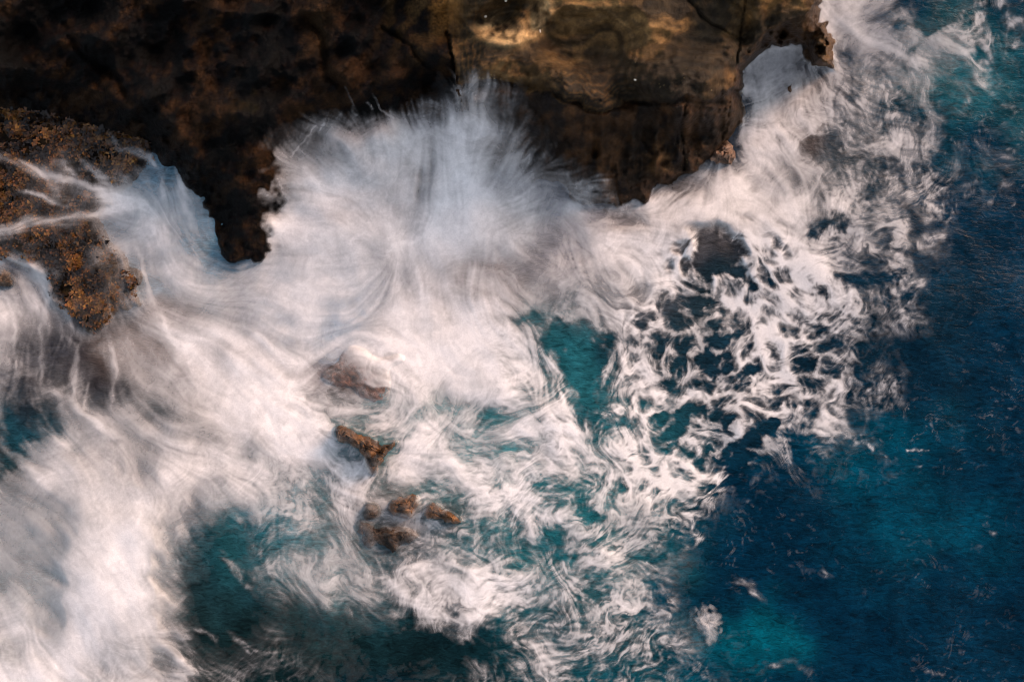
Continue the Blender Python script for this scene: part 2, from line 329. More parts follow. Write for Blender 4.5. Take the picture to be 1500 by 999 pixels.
    D -= .075 * np.exp(-(((X - 850) / 170) ** 2 + ((Y - 760) / 190) ** 2) ** 2)
    rx_ = smooth(1230, 1330, X); D = D * (1 - rx_ * .75 * smooth(.5, -.7, fbm(X + .6 * Y, Y, 70, 4, 77, .6)))
    add = np.zeros_like(D)
    qx = X + 3.5 * fbm(X, Y, 30, 3, 81); qy = Y + 3.5 * fbm(X, Y, 30, 3, 83)
    for (pts, wd, gain) in STRAND:
        xs = [p[0] for p in pts]; ys = [p[1] for p in pts]
        W = win(min(xs), max(xs), min(ys), max(ys), wd * 3 + 8)
        d = seg_dist(qx[W], qy[W], pts)
        ed = np.minimum(np.hypot(X[W] - xs[0], Y[W] - ys[0]), np.hypot(X[W] - xs[-1], Y[W] - ys[-1]))
        tap = smooth(-wd, wd * 2.5, ed)
        p = gain * np.exp(-(d / wd) ** 2) * tap * (.85 + .25 * np.clip(fine[W] * .5 + broad[W] * .5, -1.5, 1.5))
        add[W] = np.maximum(add[W], p)
    add *= 1 + .25 * smooth(270, 230, X) * smooth(400, 340, Y)
    D = D + add * (1 - .75 * smooth(1190, 1240, X) * smooth(620, 640, Y) * smooth(.9, -.6, fbm(X, Y, 14, 3, 87) + .5 * fine))
    # --- coverage + texture -> opacity
    Dc = np.clip(D, 0, 1)
    mid = np.clip(4 * Dc * (1.06 - Dc), .5, 1) * smooth(.02, .30, Dc)
    bx = X + 16 * broad + 14 * fbm(X, Y, 50, 3, 121); by = Y + 16 * fbm(X, Y, 45, 3, 125) + 6 * fine
    bil_ = fbm(bx, by, 55, 5, 131, .6)                     # billows
    patch = smooth(-1.0, 1.2, fbm(X, Y, 110, 2, 135))      # silk here, plain mist there
    am = 1 + 1.0 * turb * smooth(.75, .4, Dc) * (1 - .9 * web)
    tw = np.clip(1.15 * turb, 0, 1)
    stir = .13 * marb + .12 * (rid - .35) + .13 * (rid2 - .35) + .05 * fine + .03 * broad + .075 * froth * (1.2 - rmix) + .08 * fbm(X, Y, 85, 2, 535)
    silk = .07 * bil_ + (.016 + .045 * patch) * broad + (.014 + .036 * patch) * fine
    soft = Dc + mid * (silk * (1 - .75 * tw) + stir * (.25 + 1.0 * tw))
    sw = (1 - kL) * (1 - web) * smooth(.8, .5, Dc)
    pre = Dc - .06 * sw + mid * sw * stir * 1.0 - .15 * web + mid * (1 - .5 * web) * (stir * 1.25 + .035 * fine) + .40 * np.clip(wtex, -1, 1) * web * smooth(.05, .4, Dc)
    lo = .08 * web - .02; t_ = np.clip((pre - lo) / (.86 + .1 * web), 0, 1); crisp = .45 * t_ * t_ * (3 - 2 * t_) + .55 * t_
    kc = np.clip(web * .9 + (1 - kL) * .5, 0, 1)
    A = np.clip(soft, 0, 1) * (1 - kc) + crisp * kc
    # faint broken trails out on the open sea
    far = smooth(900, 1250, X + .25 * (Y - 500)) * smooth(.30, .05, Dc)
    pt = smooth(-.6, 1.3, fbm(X, Y, 150, 3, 91))
    fl = smooth(.30, 1.0, rid2) * smooth(-.6, 2.2, fine + .6 * broad + .5 * marb)
    A = np.clip(A, 0, 1) + far * (.10 + .30 * pt) * fl
    mw = (.55 + .12 * smooth(450, 200, X) * smooth(600, 720, Y)) * (1 - web) * smooth(.15, .5, Dc) * np.clip(kL * 1.3 - .2, 0, 1)
    A = A * (1 - mw) + blur1(A, 34) * mw                  # fine mist hanging over the silk
    A = np.clip(A, 0, 1) ** 2.0 * (1 - .15 * smooth(840, 1020, X + .3 * (Y - 500)))
    # outer border runs out raggedly
    bord = np.minimum(np.minimum(X - G0X, G0X + 1838 - X), np.minimum(Y - G0Y, G0Y + 1278 - Y))
    A = np.clip(A, 0, .97) * smooth(0, 60, bord + 8 * broad)
    return X, Y, A.astype(np.float32), fine.astype(np.float32), broad.astype(np.float32), th.astype(np.float32), D.astype(np.float32)

# ---------------------------------------------------------------- water colour (scattering of aerated and deep water)
WATER = [  # x, y, rx, ry, weight, colour (linear)
 (830,540,75,90,1.0,(.010,.082,.10)),(660,610,150,80,.8,(.03,.15,.17)),(820,800,90,80,.9,(.010,.085,.10)),(730,700,120,80,.7,(.02,.14,.16)),
 (950,650,70,70,.6,(.01,.075,.095)),(1270,650,90,45,.4,(.0,.055,.09)),(1110,950,60,45,.5,(.0,.085,.12)),(1340,770,90,50,.3,(.0,.05,.085)),
 (340,800,60,50,1.0,(.005,.05,.06)),(470,770,90,90,.9,(.04,.13,.155)),(400,730,60,60,.7,(.03,.12,.15)),(290,910,80,70,2.2,(.003,.012,.013)),(360,965,120,60,2.4,(.003,.011,.011)),
 (600,955,140,50,2.4,(.003,.012,.014)),(480,900,90,60,.9,(.008,.032,.036)),(860,950,110,70,.8,(.006,.055,.07)),
 (290,330,60,80,1.0,(.12,.25,.32)),(220,320,70,70,.9,(.10,.17,.22)),(480,440,60,50,.9,(.2,.32,.42)),(230,370,50,30,.8,(.12,.2,.26)),
 (60,610,60,40,.9,(.006,.05,.07)),(20,680,50,50,.9,(.01,.03,.035)),(120,540,110,70,1.0,(.022,.020,.022)),(250,620,90,60,.9,(.03,.04,.042)),
 (200,480,70,50,1.0,(.10,.065,.045)),(520,560,80,50,1.0,(.13,.06,.04)),(560,750,90,60,.9,(.06,.03,.02)),(1165,160,50,50,.4,(.09,.055,.035)),(1240,250,80,70,.4,(.018,.03,.036)),
 (1050,370,40,50,1.0,(.012,.014,.018)),(1040,450,50,30,.8,(.008,.022,.03)),(850,360,100,60,.9,(.12,.12,.14)),(730,420,60,40,.9,(.16,.11,.08)),(1000,330,80,60,.8,(.14,.12,.11)),
 (1440,100,90,70,.7,(.01,.08,.10)),(1400,40,60,60,.6,(.008,.05,.06)),(100,900,140,120,.8,(.10,.15,.16)),(1260,480,110,90,.8,(.003,.016,.028)),
 (1000,500,110,110,.7,(.006,.02,.03)),
]
def water_colour(X, Y):
    base = np.array((.0003, .0155, .035), np.float32)
    C = np.ones(X.shape + (3,), np.float32) * base
    wx = X + 22 * fbm(X, Y, 80, 3, 101); wy = Y + 22 * fbm(X, Y, 80, 3, 103)
    acc = np.zeros(X.shape + (3,), np.float32); wt = np.full(X.shape, .18, np.float32); acc += base * .18
    for (x, y, rx, ry, w, c) in WATER:
        g = w * np.exp(-(((wx - x) / rx) ** 2 + ((wy - y) / ry) ** 2))
        acc += g[..., None] * np.array(c, np.float32); wt += g
    return acc / wt[..., None]

def water_height(X, Y):
    return .16 * fbm(X, Y, 260, 2, 111) + .05 * fbm(X, Y, 60, 2, 113)

# ---------------------------------------------------------------- rock layout
COAST = [(-2600,175),(-300,170),(0,172),(120,182),(218,208),(236,236),(262,258),(290,286),(305,312),(316,345),(318,368),(345,392),(388,384),
 (404,345),(430,318),(520,300),(610,280),(700,262),(770,262),(830,284),(868,300),(905,307),(945,292),(962,272),(990,266),(1022,252),(1040,232),(1062,212),(1080,186),(1096,162),(1090,146),
 (1084,124),(1092,102),(1104,86),(1122,68),(1146,62),(1166,68),(1184,84),(1194,100),(1212,98),(1224,101),(1228,84),(1224,60),(1219,36),(1207,38),(1204,18),(1194,-4),(1180,-60),(1150,-160),(1120,-400),(1200,-1600),(-2600,-1600)]
LIP_R = [(662,-1500),(656,40),(662,80),(674,128),(720,120),(790,130),(850,160),(885,166),(930,150),(1000,146),(1046,152),(1068,128),(1076,90),(1100,60),(1140,36),(1190,22),(1190,-10),(1160,-80),(1120,-180),(1100,-1500)]
LIP_L = [(-2500,-1500),(650,-1500),(644,50),(630,100),(560,128),(440,130),(360,190),(325,240),(300,240),(262,200),(230,160),(120,110),(-200,90),(-2500,90)]
CRACKS = [([(654,48),(660,75),(668,105),(670,132)],1.7,.42),([(1098,-20),(1085,50),(1073,110),(1068,150),(1062,190),(1054,232)],1.5,.28),([(1000,158),(1001,200),(1004,250)],1.8,.35),
 ([(672,128),(740,122),(800,130),(850,158),(885,166),(930,152),(1000,150),(1060,156)],4,.35),([(560,40),(600,70),(640,110)],3,.3),([(100,60),(160,110),(190,150)],6,.4),([(130,70),(175,120)],4,.3),([(440,20),(470,60),(475,110),(500,130)],6,.4),([(1090,60),(1040,40),(1010,0)],2,.2)]
REEF = [(-700,150),(-40,152),(60,162),(220,205),(228,236),(190,262),(160,290),(140,322),(150,345),(186,396),(203,408),(200,440),(176,448),(160,474),(140,494),(120,474),(90,452),(70,424),(56,392),(-40,372),(-700,360)]

def rock_fields(X, Y):
    """height (m), colour (linear), zone index (0 dark cliff, 1 sandstone shelf, 2 reef) for pixel arrays X, Y"""
    ex = X + 5 * fbm(X, Y, 26, 4, 201); ey = Y + 5 * fbm(X, Y, 26, 4, 205)
    d = sdf(ex, ey, COAST)
    dr = sdf(ex, ey, LIP_R); dl = sdf(ex, ey, LIP_L)
    fx = np.interp(Y, [-1600, 40, 75, 130, 300], [656, 655, 660, 671, 690])      # the fissure
    right = X > fx + 2.5 * fbm(X, Y, 20, 2, 211)
    dd = np.maximum(d, 0)
    # sandstone shelf: smooth rounded basins with terraces, dark fluted face below its lip
    wx = X + 45 * fbm(X, Y, 170, 2, 221); wy = Y + 30 * fbm(X, Y, 170, 2, 223)
    bas = fbm(wx, wy * 1.3, 130, 2, 225)
    strat = bas * 2.6 + (wy * .012)
    topR = 5.3 + .75 * bas + .03 * np.sin(strat * 7 + 1.5 * fbm(X, Y, 60, 2, 229)) + .05 * fbm(X, Y, 18, 4, 227) - .6 * smooth(40, 0, dr) + .018 * np.sin(dr * .75 + 2.2 * fbm(X, Y, 70, 2, 233)) * smooth(75, 20, dr) 
    for (bx, by, brx, bry, dep) in [(748,24,62,34,.4),(738,34,34,20,.2),(905,40,46,26,.16),(960,70,40,24,.15),(1030,90,34,30,.15),(850,40,30,26,.2),(790,95,60,14,.1)]:
        q = np.hypot((wx * .25 + X * .75 - bx) / brx, (wy * .25 + Y * .75 - by) / bry)
        topR -= dep * (1 - smooth(.6, 1.15, q)) - dep * .35 * np.exp(-((q - 1.12) / .14) ** 2)
    tR = dd / (dd + np.maximum(-dr, 0) + 1e-3)
    flut = .22 * fbm(X, Y * .22, 16, 3, 231) * np.sin(np.clip(tR, 0, 1) * math.pi)
    faceR = .2 + (topR - .2) * smooth(-.05, 1.08, tR) ** .85 + flut + .10 * fbm(X, Y, 9, 3, 235) * (1 - tR)
    for (bx, by, rr, hh) in [(968,236,22,.55),(972,238,8,-.45),(945,222,10,.25),(985,262,16,.3)]:
        q = np.hypot(X - bx, Y - by) / rr; faceR += hh * np.exp(-q * q * 1.6)
    hR = np.where(dr > 0, topR, faceR)
    # dark cliff: broken, knobbly slope
    r1 = fbm(X + .6 * Y, Y, 90, 3, 241); r2 = fbm(X, Y, 30, 4, 245, .55)
    topL = 3.5 + 1.6 * smooth(480, 640, X) * smooth(140, 60, Y) + .8 * r1 + .16 * r2 - .4 * np.abs(fbm(X, Y, 70, 2, 249)) 
    tL = dd / (dd + np.maximum(-dl, 0) + 1e-3)
    hL = np.where(dl > 0, topL, .3 + (topL - .3) * smooth(-.05, 1.1, tL) ** .8 + .22 * r2 * (1 - tL))
    nf = smooth(560, 650, X) * smooth(125, 75, Y); hL = hL * (1 - nf) + topR * nf
    h = np.where(right, hR, hL)
    # the face the swell keeps washing is worn smooth
    worn = smooth(365, 430, X) * smooth(890, 800, X) * smooth(120, 175, Y)
    xb = smooth(590, 740, X)
    hw = (.0 + 2.8 * smooth(-.05, 1.15, tL) + .35 * r1 * tL) * (1 - xb) + (.0 + 5.0 * smooth(-.05, 1.1, tR)) * xb
    h = h * (1 - worn) + hw * worn
    # knobbly tip of the promontory
    q = np.hypot((X - 1212) / 24, (Y - 66) / 44)
    tip = 1 - smooth(.6, 1.2, q)
    h = h * (1 - tip) + tip * (3.4 + .55 * fbm(X, Y, 10, 3, 261)) * smooth(-2, 8, d)
    for pts, w, dep in CRACKS:
        h -= dep * np.exp(-(seg_dist(ex * .5 + X * .5, ey * .5 + Y * .5, pts) / w) ** 2)
    edge = smooth(0, 5, d)
    h = np.where(d > 0, -.12 + (h + .12) * edge, -.12 + d * .12)
    # reef ledge
    ds = sdf(ex, ey, REEF)
    hr = np.where(ds > 0, .12 + .34 * smooth(0, 26, ds) + .10 * fbm(X, Y, 16, 3, 271) + .06 * fbm(X, Y, 50, 2, 275), .12 + ds * .05)
    zone = np.where(right, 1, 0)
    zone = np.where((hr > h) & (ds > -40), 2, zone)
    h = np.maximum(h, hr)
    # ---- rock colours; shelf set darker towards its lip and on the face below
    C = np.zeros(X.shape + (3,), np.float32)
    def col(c): return np.array(c, np.float32)
    n1 = fbm(X + .5 * Y, Y, 70, 5, 281, .6); n2 = fbm(X, Y, 12, 3, 285)
    def mix(A, B, t): return A + (B - A) * np.clip(t, 0, 1)[..., None]
    cl = mix(col((.004,.0024,.0014)) * np.ones_like(C), col((.026,.012,.0045)), smooth(-.3, 1.6, n1 + .4 * n2 + .3 * r1))
    cl = mix(cl, col((.016,.014,.004)), .7 * smooth(.2, 1.3, fbm(X, Y, 60, 3, 291)) * np.exp(-(((X - 410) / 60) ** 2 + ((Y - 155) / 32) ** 2)))
    cl = mix(cl, col((.040,.022,.009)), .75 * np.exp(-(((X - 468) / 16) ** 2 + ((Y - 50) / 45) ** 2)))
    cl = mix(cl, col((.024,.014,.008)), .6 * smooth(60, 0, d) * smooth(-.6, 1, n2))
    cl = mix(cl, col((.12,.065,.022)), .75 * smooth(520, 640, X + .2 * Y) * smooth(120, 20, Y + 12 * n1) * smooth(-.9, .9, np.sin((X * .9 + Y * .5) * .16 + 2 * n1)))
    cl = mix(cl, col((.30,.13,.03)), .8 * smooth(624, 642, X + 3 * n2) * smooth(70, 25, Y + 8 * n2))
    mx = X + 60 * fbm(X, Y, 150, 2, 321) + 16 * fbm(X, Y, 45, 3, 323); my = Y + 34 * fbm(X, Y, 150, 2, 325) + 12 * fbm(X, Y, 45, 3, 327)
    marb = fbm(mx * .6, my * 1.5, 62, 3, 331)                   # iron-stained marbling of the sandstone
    band = .5 + .5 * np.sin(marb * 7 + .6 * n2)
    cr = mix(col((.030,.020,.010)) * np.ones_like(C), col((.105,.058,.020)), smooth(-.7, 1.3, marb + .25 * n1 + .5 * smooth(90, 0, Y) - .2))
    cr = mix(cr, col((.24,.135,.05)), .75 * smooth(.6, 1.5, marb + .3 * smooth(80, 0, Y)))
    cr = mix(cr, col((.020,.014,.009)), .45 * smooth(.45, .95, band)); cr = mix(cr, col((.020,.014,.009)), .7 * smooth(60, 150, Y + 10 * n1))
    cr = mix(cr, col((.085,.046,.017)), .9 * smooth(.1, .9, np.sin(dr * .75 + 2.2 * fbm(X, Y, 70, 2, 233) + .6 * n2)) * smooth(75, 15, dr) * smooth(960, 860, X))
    cr = mix(cr, col((.18,.085,.025)), .55 * smooth(1020, 1075, X - .15 * Y) * smooth(.0, 1.2, fbm(X, Y * .6, 30, 3, 305)))
    cr = mix(cr, col((.32,.14,.035)), .7 * np.exp(-((X - 662) / 12) ** 2) * smooth(70, 20, Y))
    q = np.hypot((wx * .1 + X * .9 - 748) / 66, (wy * .1 + Y * .9 - 12) / 56)
    cres = np.exp(-((q - .76) / .22) ** 2) * smooth(-.35, .25, (Y - 20) / 48 + (X - 740) / 90)
    cr = mix(cr, col((.58,.37,.17)), .95 * cres * smooth(-1.8, .2, n2))
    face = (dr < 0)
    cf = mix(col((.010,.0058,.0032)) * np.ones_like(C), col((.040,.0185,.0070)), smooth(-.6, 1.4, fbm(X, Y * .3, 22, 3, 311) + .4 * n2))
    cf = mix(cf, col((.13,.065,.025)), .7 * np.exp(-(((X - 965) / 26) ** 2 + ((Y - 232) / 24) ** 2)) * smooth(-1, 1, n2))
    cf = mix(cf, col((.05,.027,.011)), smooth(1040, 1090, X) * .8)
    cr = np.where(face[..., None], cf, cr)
    cr = mix(cr, col((.10,.055,.022)), tip * smooth(-1, 1.2, n2))
    cr = mix(cr, col((.045,.024,.013)), .6 * smooth(26, 4, d))
    ck = mix(col((.006,.004,.0022)) * np.ones_like(C), col((.026,.014,.005)), smooth(-.6, 1.4, n2 + .5 * n1))
    cl = cl * .85
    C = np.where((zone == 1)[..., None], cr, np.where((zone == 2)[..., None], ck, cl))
    C *= (1 + .22 * n2 + .10 * n1)[..., None]
    return h.astype(np.float32), np.clip(C, .003, .9).astype(np.float32), zone, d, ds
def foam_gate(X, Y, d):
    g = smooth(860, 930, X) + smooth(404, 382, X + 14 * fbm(X, Y, 24, 3, 93)) * smooth(205, 225, Y) * smooth(225, 245, X)
    return 1 - smooth(-1, 4, d) * np.clip(g, 0, 1)
# ===================== END FIELDS =====================
# ---------------------------------------------------------------- helpers
def mesh_obj(name, V, F, mat, parent=None, smooth_shade=True, attrs=None):
    """V (n,3) float, F (m,3|4) int -> one linked mesh object"""
    V = np.asarray(V, np.float32); F = np.asarray(F, np.int32)
    me = bpy.data.meshes.new(name); k = F.shape[1]
    me.vertices.add(len(V)); me.vertices.foreach_set('co', V.ravel())
    me.loops.add(F.size); me.loops.foreach_set('vertex_index', F.ravel())
    me.polygons.add(len(F)); me.polygons.foreach_set('loop_start', np.arange(0, F.size, k, dtype=np.int32))
    if smooth_shade: me.polygons.foreach_set('use_smooth', np.ones(len(F), bool))
    for an, arr in (attrs or {}).items():
        arr = np.asarray(arr, np.float32)
        if arr.ndim == 1:
            a = me.attributes.new(an, 'FLOAT', 'POINT'); a.data.foreach_set('value', arr)
        else:
            a = me.attributes.new(an, 'FLOAT_COLOR', 'POINT')
            a.data.foreach_set('color', np.hstack([arr, np.ones((len(arr), 1), np.float32)]).astype(np.float32).ravel())
    me.materials.append(mat); me.update(); me.validate()
    o = bpy.data.objects.new(name, me); scene.collection.objects.link(o); o.parent = parent
    return o

def grid_mesh(name, X, Y, Z, keep_face, mat, attrs, parent=None):
    """regular pixel grid lifted to heights Z; only faces in keep_face are made, unused vertices dropped"""
    h, w = X.shape
    idx = np.arange(h * w).reshape(h, w)
    f = np.stack([idx[1:, :-1], idx[1:, 1:], idx[:-1, 1:], idx[:-1, :-1]], -1)[keep_face]
    used = np.unique(f); remap = np.full(h * w, -1, np.int32); remap[used] = np.arange(len(used))
    wx, wy = world(X.ravel()[used], Y.ravel()[used], Z.ravel()[used])
    V = np.stack([wx, wy, Z.ravel()[used]], -1)
    at = {k: (v.reshape(h * w, -1)[used] if v.ndim == 3 else v.ravel()[used]) for k, v in attrs.items()}
    return mesh_obj(name, V, remap[f], mat, parent, True, at)

def tag(o, label=None, cat=None, group=None, kind=None):
    if label: o['label'] = label
    if cat: o['category'] = cat
    if group: o['group'] = group
    if kind: o['kind'] = kind
    return o

class N:
    """tiny node-tree writer"""
    def __init__(s, name):
        s.m = bpy.data.materials.new(name); s.m.use_nodes = True; s.t = s.m.node_tree; s.t.nodes.clear()
        s.out = s.t.nodes.new('ShaderNodeOutputMaterial'); s.b = s.t.nodes.new('ShaderNodeBsdfPrincipled'); s.l(s.b.outputs[0], s.out.inputs[0])
    def l(s, a, b): s.t.links.new(a, b)
    def n(s, ty, **kw):
        x = s.t.nodes.new(ty)
        for k, v in kw.items():
            if k in x.inputs: x.inputs[k].default_value = v
            else: setattr(x, k, v)
        return x
    def attr(s, name): return s.n('ShaderNodeAttribute', attribute_name=name)
    def noise(s, scale, detail=4, rough=.55, dist=0.0):
        x = s.n('ShaderNodeTexNoise', Scale=scale, Detail=detail, Roughness=rough, Distortion=dist)
        g = s.n('ShaderNodeNewGeometry'); s.l(g.outputs['Position'], x.inputs['Vector']); return x.outputs[0]
    def rng(s, v, a, b, c, d):
        x = s.n('ShaderNodeMapRange'); s.l(v, x.inputs[0])
        for i, q in enumerate((a, b, c, d)): x.inputs[i + 1].default_value = q
        return x.outputs[0]
    def mul(s, colour, fac):
        x = s.n('ShaderNodeVectorMath', operation='SCALE'); s.l(colour, x.inputs[0]); s.l(fac, x.inputs['Scale']); return x.outputs[0]
    def math(s, op, a, b):
        x = s.n('ShaderNodeMath', operation=op)
        for i, v in enumerate((a, b)):
            if isinstance(v, (int, float)): x.inputs[i].default_value = v
            else: s.l(v, x.inputs[i])
        return x.outputs[0]
    def bump(s, hgt, strength, dist, prev=None):
        x = s.n('ShaderNodeBump', Strength=strength, Distance=dist); s.l(hgt, x.inputs['Height'])
        if prev is not None: s.l(prev, x.inputs['Normal'])
        return x.outputs[0]

def rock_material(name, rough, bump_d, spec=.08, strata=False, mottle=1.0):
    m = N(name); c = m.attr('tint').outputs['Color']
    f = m.math('MULTIPLY', m.rng(m.noise(9, 8, .65), .3, .7, 1 - .4 * mottle, 1 + .35 * mottle), m.rng(m.noise(42, 5, .6), .3, .7, .75, 1.25))
    if strata:
        g = m.n('ShaderNodeNewGeometry'); wv = m.n('ShaderNodeTexWave', Scale=.55, Distortion=9.0, Detail=5.0); wv.inputs['Detail Scale'].default_value = .7; wv.bands_direction = 'Y'
        m.l(g.outputs['Position'], wv.inputs['Vector']); f = m.math('MULTIPLY', f, m.rng(wv.outputs['Fac'], 0, 1, .75, 1.2))
    m.l(m.mul(c, f), m.b.inputs['Base Color'])
    m.l(m.rng(m.noise(5, 5), .35, .65, rough - .14, rough + .14), m.b.inputs['Roughness'])
    m.b.inputs['Specular IOR Level'].default_value = spec
    b = m.bump(m.noise(2.2, 9, .68, .5), .8, bump_d * 1.6); b = m.bump(m.noise(14, 7, .66), .7, bump_d * .4, b)
    m.l(b, m.b.inputs['Normal']); return m.m
MAT_CLIFF = rock_material('dark wet rock', .6, .3, .1, False, 1.7)
MAT_SAND = rock_material('banded sandstone', .5, .13, .12, True, .75)
MAT_REEF = rock_material('reef rock', .55, .10)
MAT_BOULDER = rock_material('wet weedy boulder', .38, .12, .3)

def sea_material():
    m = N('sea water'); c = m.attr('tint').outputs['Color']
    g = m.n('ShaderNodeNewGeometry'); mp = m.n('ShaderNodeMapping'); mp.inputs['Rotation'].default_value = (0, 0, math.radians(38)); mp.inputs['Scale'].default_value = (.55, 1.5, 1)
    m.l(g.outputs['Position'], mp.inputs['Vector'])
    def streak(scale, detail, rough, dist):
        x = m.n('ShaderNodeTexNoise', Scale=scale, Detail=detail, Roughness=rough, Distortion=dist); m.l(mp.outputs[0], x.inputs['Vector']); return x.outputs[0]
    f = m.math('MULTIPLY', m.rng(m.noise(.5, 4, .6, .8), .3, .7, .7, 1.3), m.rng(streak(2.6, 8, .7, 1.1), .33, .70, .45, 1.75))
    m.l(m.mul(c, f), m.b.inputs['Base Color'])
    m.b.inputs['Roughness'].default_value = .16; m.b.inputs['IOR'].default_value = 1.33
    m.b.inputs['Specular IOR Level'].default_value = .07
    b = m.bump(m.noise(.9, 3, .5, .4), .3, .2); b = m.bump(streak(3.2, 7, .6, 1.0), .55, .085, b)
    m.l(b, m.b.inputs['Normal']); return m.m
MAT_SEA = sea_material()

def foam_material():
    m = N('white sea foam')
    m.b.inputs['Base Color'].default_value = (.82, .785, .78, 1)
    m.b.inputs['Roughness'].default_value = .9; m.b.inputs['Specular IOR Level'].default_value = .15
    a = m.attr('cover').outputs['Fac']
    a2 = m.math('MULTIPLY', a, m.math('MULTIPLY', m.rng(m.noise(11, 6, .72), .28, .72, .90, 1.07), m.rng(m.noise(2.4, 5, .6, .7), .3, .7, .88, 1.08)))
    x = m.n('ShaderNodeMath', operation='MINIMUM'); m.l(a2, x.inputs[0]); x.inputs[1].default_value = 1.0
    m.l(x.outputs[0], m.b.inputs['Alpha'])
    m.l(m.bump(m.noise(14, 5, .6), .25, .03), m.b.inputs['Normal']); return m.m
MAT_FOAM = foam_material()

# ---------------------------------------------------------------- fields
FX, FY, FA, FFINE, FBROAD, FTH, FD = foam_fields()

# sea: one sheet, fine in view and widening to the horizon
def axis(lo, hi, step, far, n=14):
    mid = np.arange(lo, hi + step, step); g = np.geomspace(step * 2, far, n).cumsum()
    return np.concatenate([(lo - g)[::-1], mid, hi + g])
gx, gy = axis(-220, 1720, 5.0, 40000), axis(-220, 1220, 5.0, 40000)
SX, SY = np.meshgrid(gx, gy)
near = smooth(3000, 600, np.maximum(np.abs(SX - 750), np.abs(SY - 500)))
SZ = water_height(np.clip(SX, -3000, 4500), np.clip(SY, -3000, 4000)) * near
SC = water_colour(np.clip(SX, -3000, 4500), np.clip(SY, -3000, 4000))
sea = grid_mesh('sea', SX.astype(np.float32), SY.astype(np.float32), SZ.astype(np.float32), np.ones((len(gy) - 1, len(gx) - 1), bool), MAT_SEA, {'tint': SC})
tag(sea, 'deep blue to teal sea water below the rock headland', 'sea', kind='structure')

# rock: one height field cut into cliff, sandstone shelf and reef ledge
rx = np.concatenate([np.linspace(-2400, -260, 40)[:-1], np.arange(-260, 1262, 2.2)])
ry = np.concatenate([np.linspace(-1400, -180, 40)[:-1], np.arange(-180, 520, 2.2)])
RX, RY = np.meshgrid(rx.astype(np.float32), ry.astype(np.float32))
RH, RC, RZONE, RD, RDS = rock_fields(RX, RY)
low = (RH[:-1, :-1] > -.5) | (RH[1:, 1:] > -.5) | (RH[1:, :-1] > -.5) | (RH[:-1, 1:] > -.5)
fz = RZONE[:-1, :-1]
for nm, zi, mt, lb in (('cliff', 0, MAT_CLIFF, 'dark brown broken cliff rock left of the fissure'),
                       ('sandstone_shelf', 1, MAT_SAND, 'ochre banded sandstone shelf with smooth hollows above the surf'),
                       ('reef_ledge', 2, MAT_REEF, 'low wet reef ledge covered in golden seaweed')):
    o = grid_mesh(nm, RX, RY, RH, low & (fz == zi), mt, {'tint': RC})
    tag(o, lb, 'rock', kind='structure')
def rock_at(px, py):
    U = np.interp(px, rx, np.arange(len(rx))); V = np.interp(py, ry, np.arange(len(ry)))
    return bil(RH, U, V)

# ---------------------------------------------------------------- boulders standing in the surf
ZB = lambda pts, ox=430, oy=480, k=.35: [(ox + k * x, oy + k * y) for x, y in pts]
def catmull(pts, per):
    P = np.array(pts, float); n = len(P); out = []
    for i in range(n):
        a, b, c, d = P[i - 1], P[i], P[(i + 1) % n], P[(i + 2) % n]
        for k in range(per):
            t = k / per
            out.append(.5 * (2 * b + (c - a) * t + (2 * a - 5 * b + 4 * c - d) * t * t + (3 * b - a - 3 * c + d) * t ** 3))
    return np.array(out)

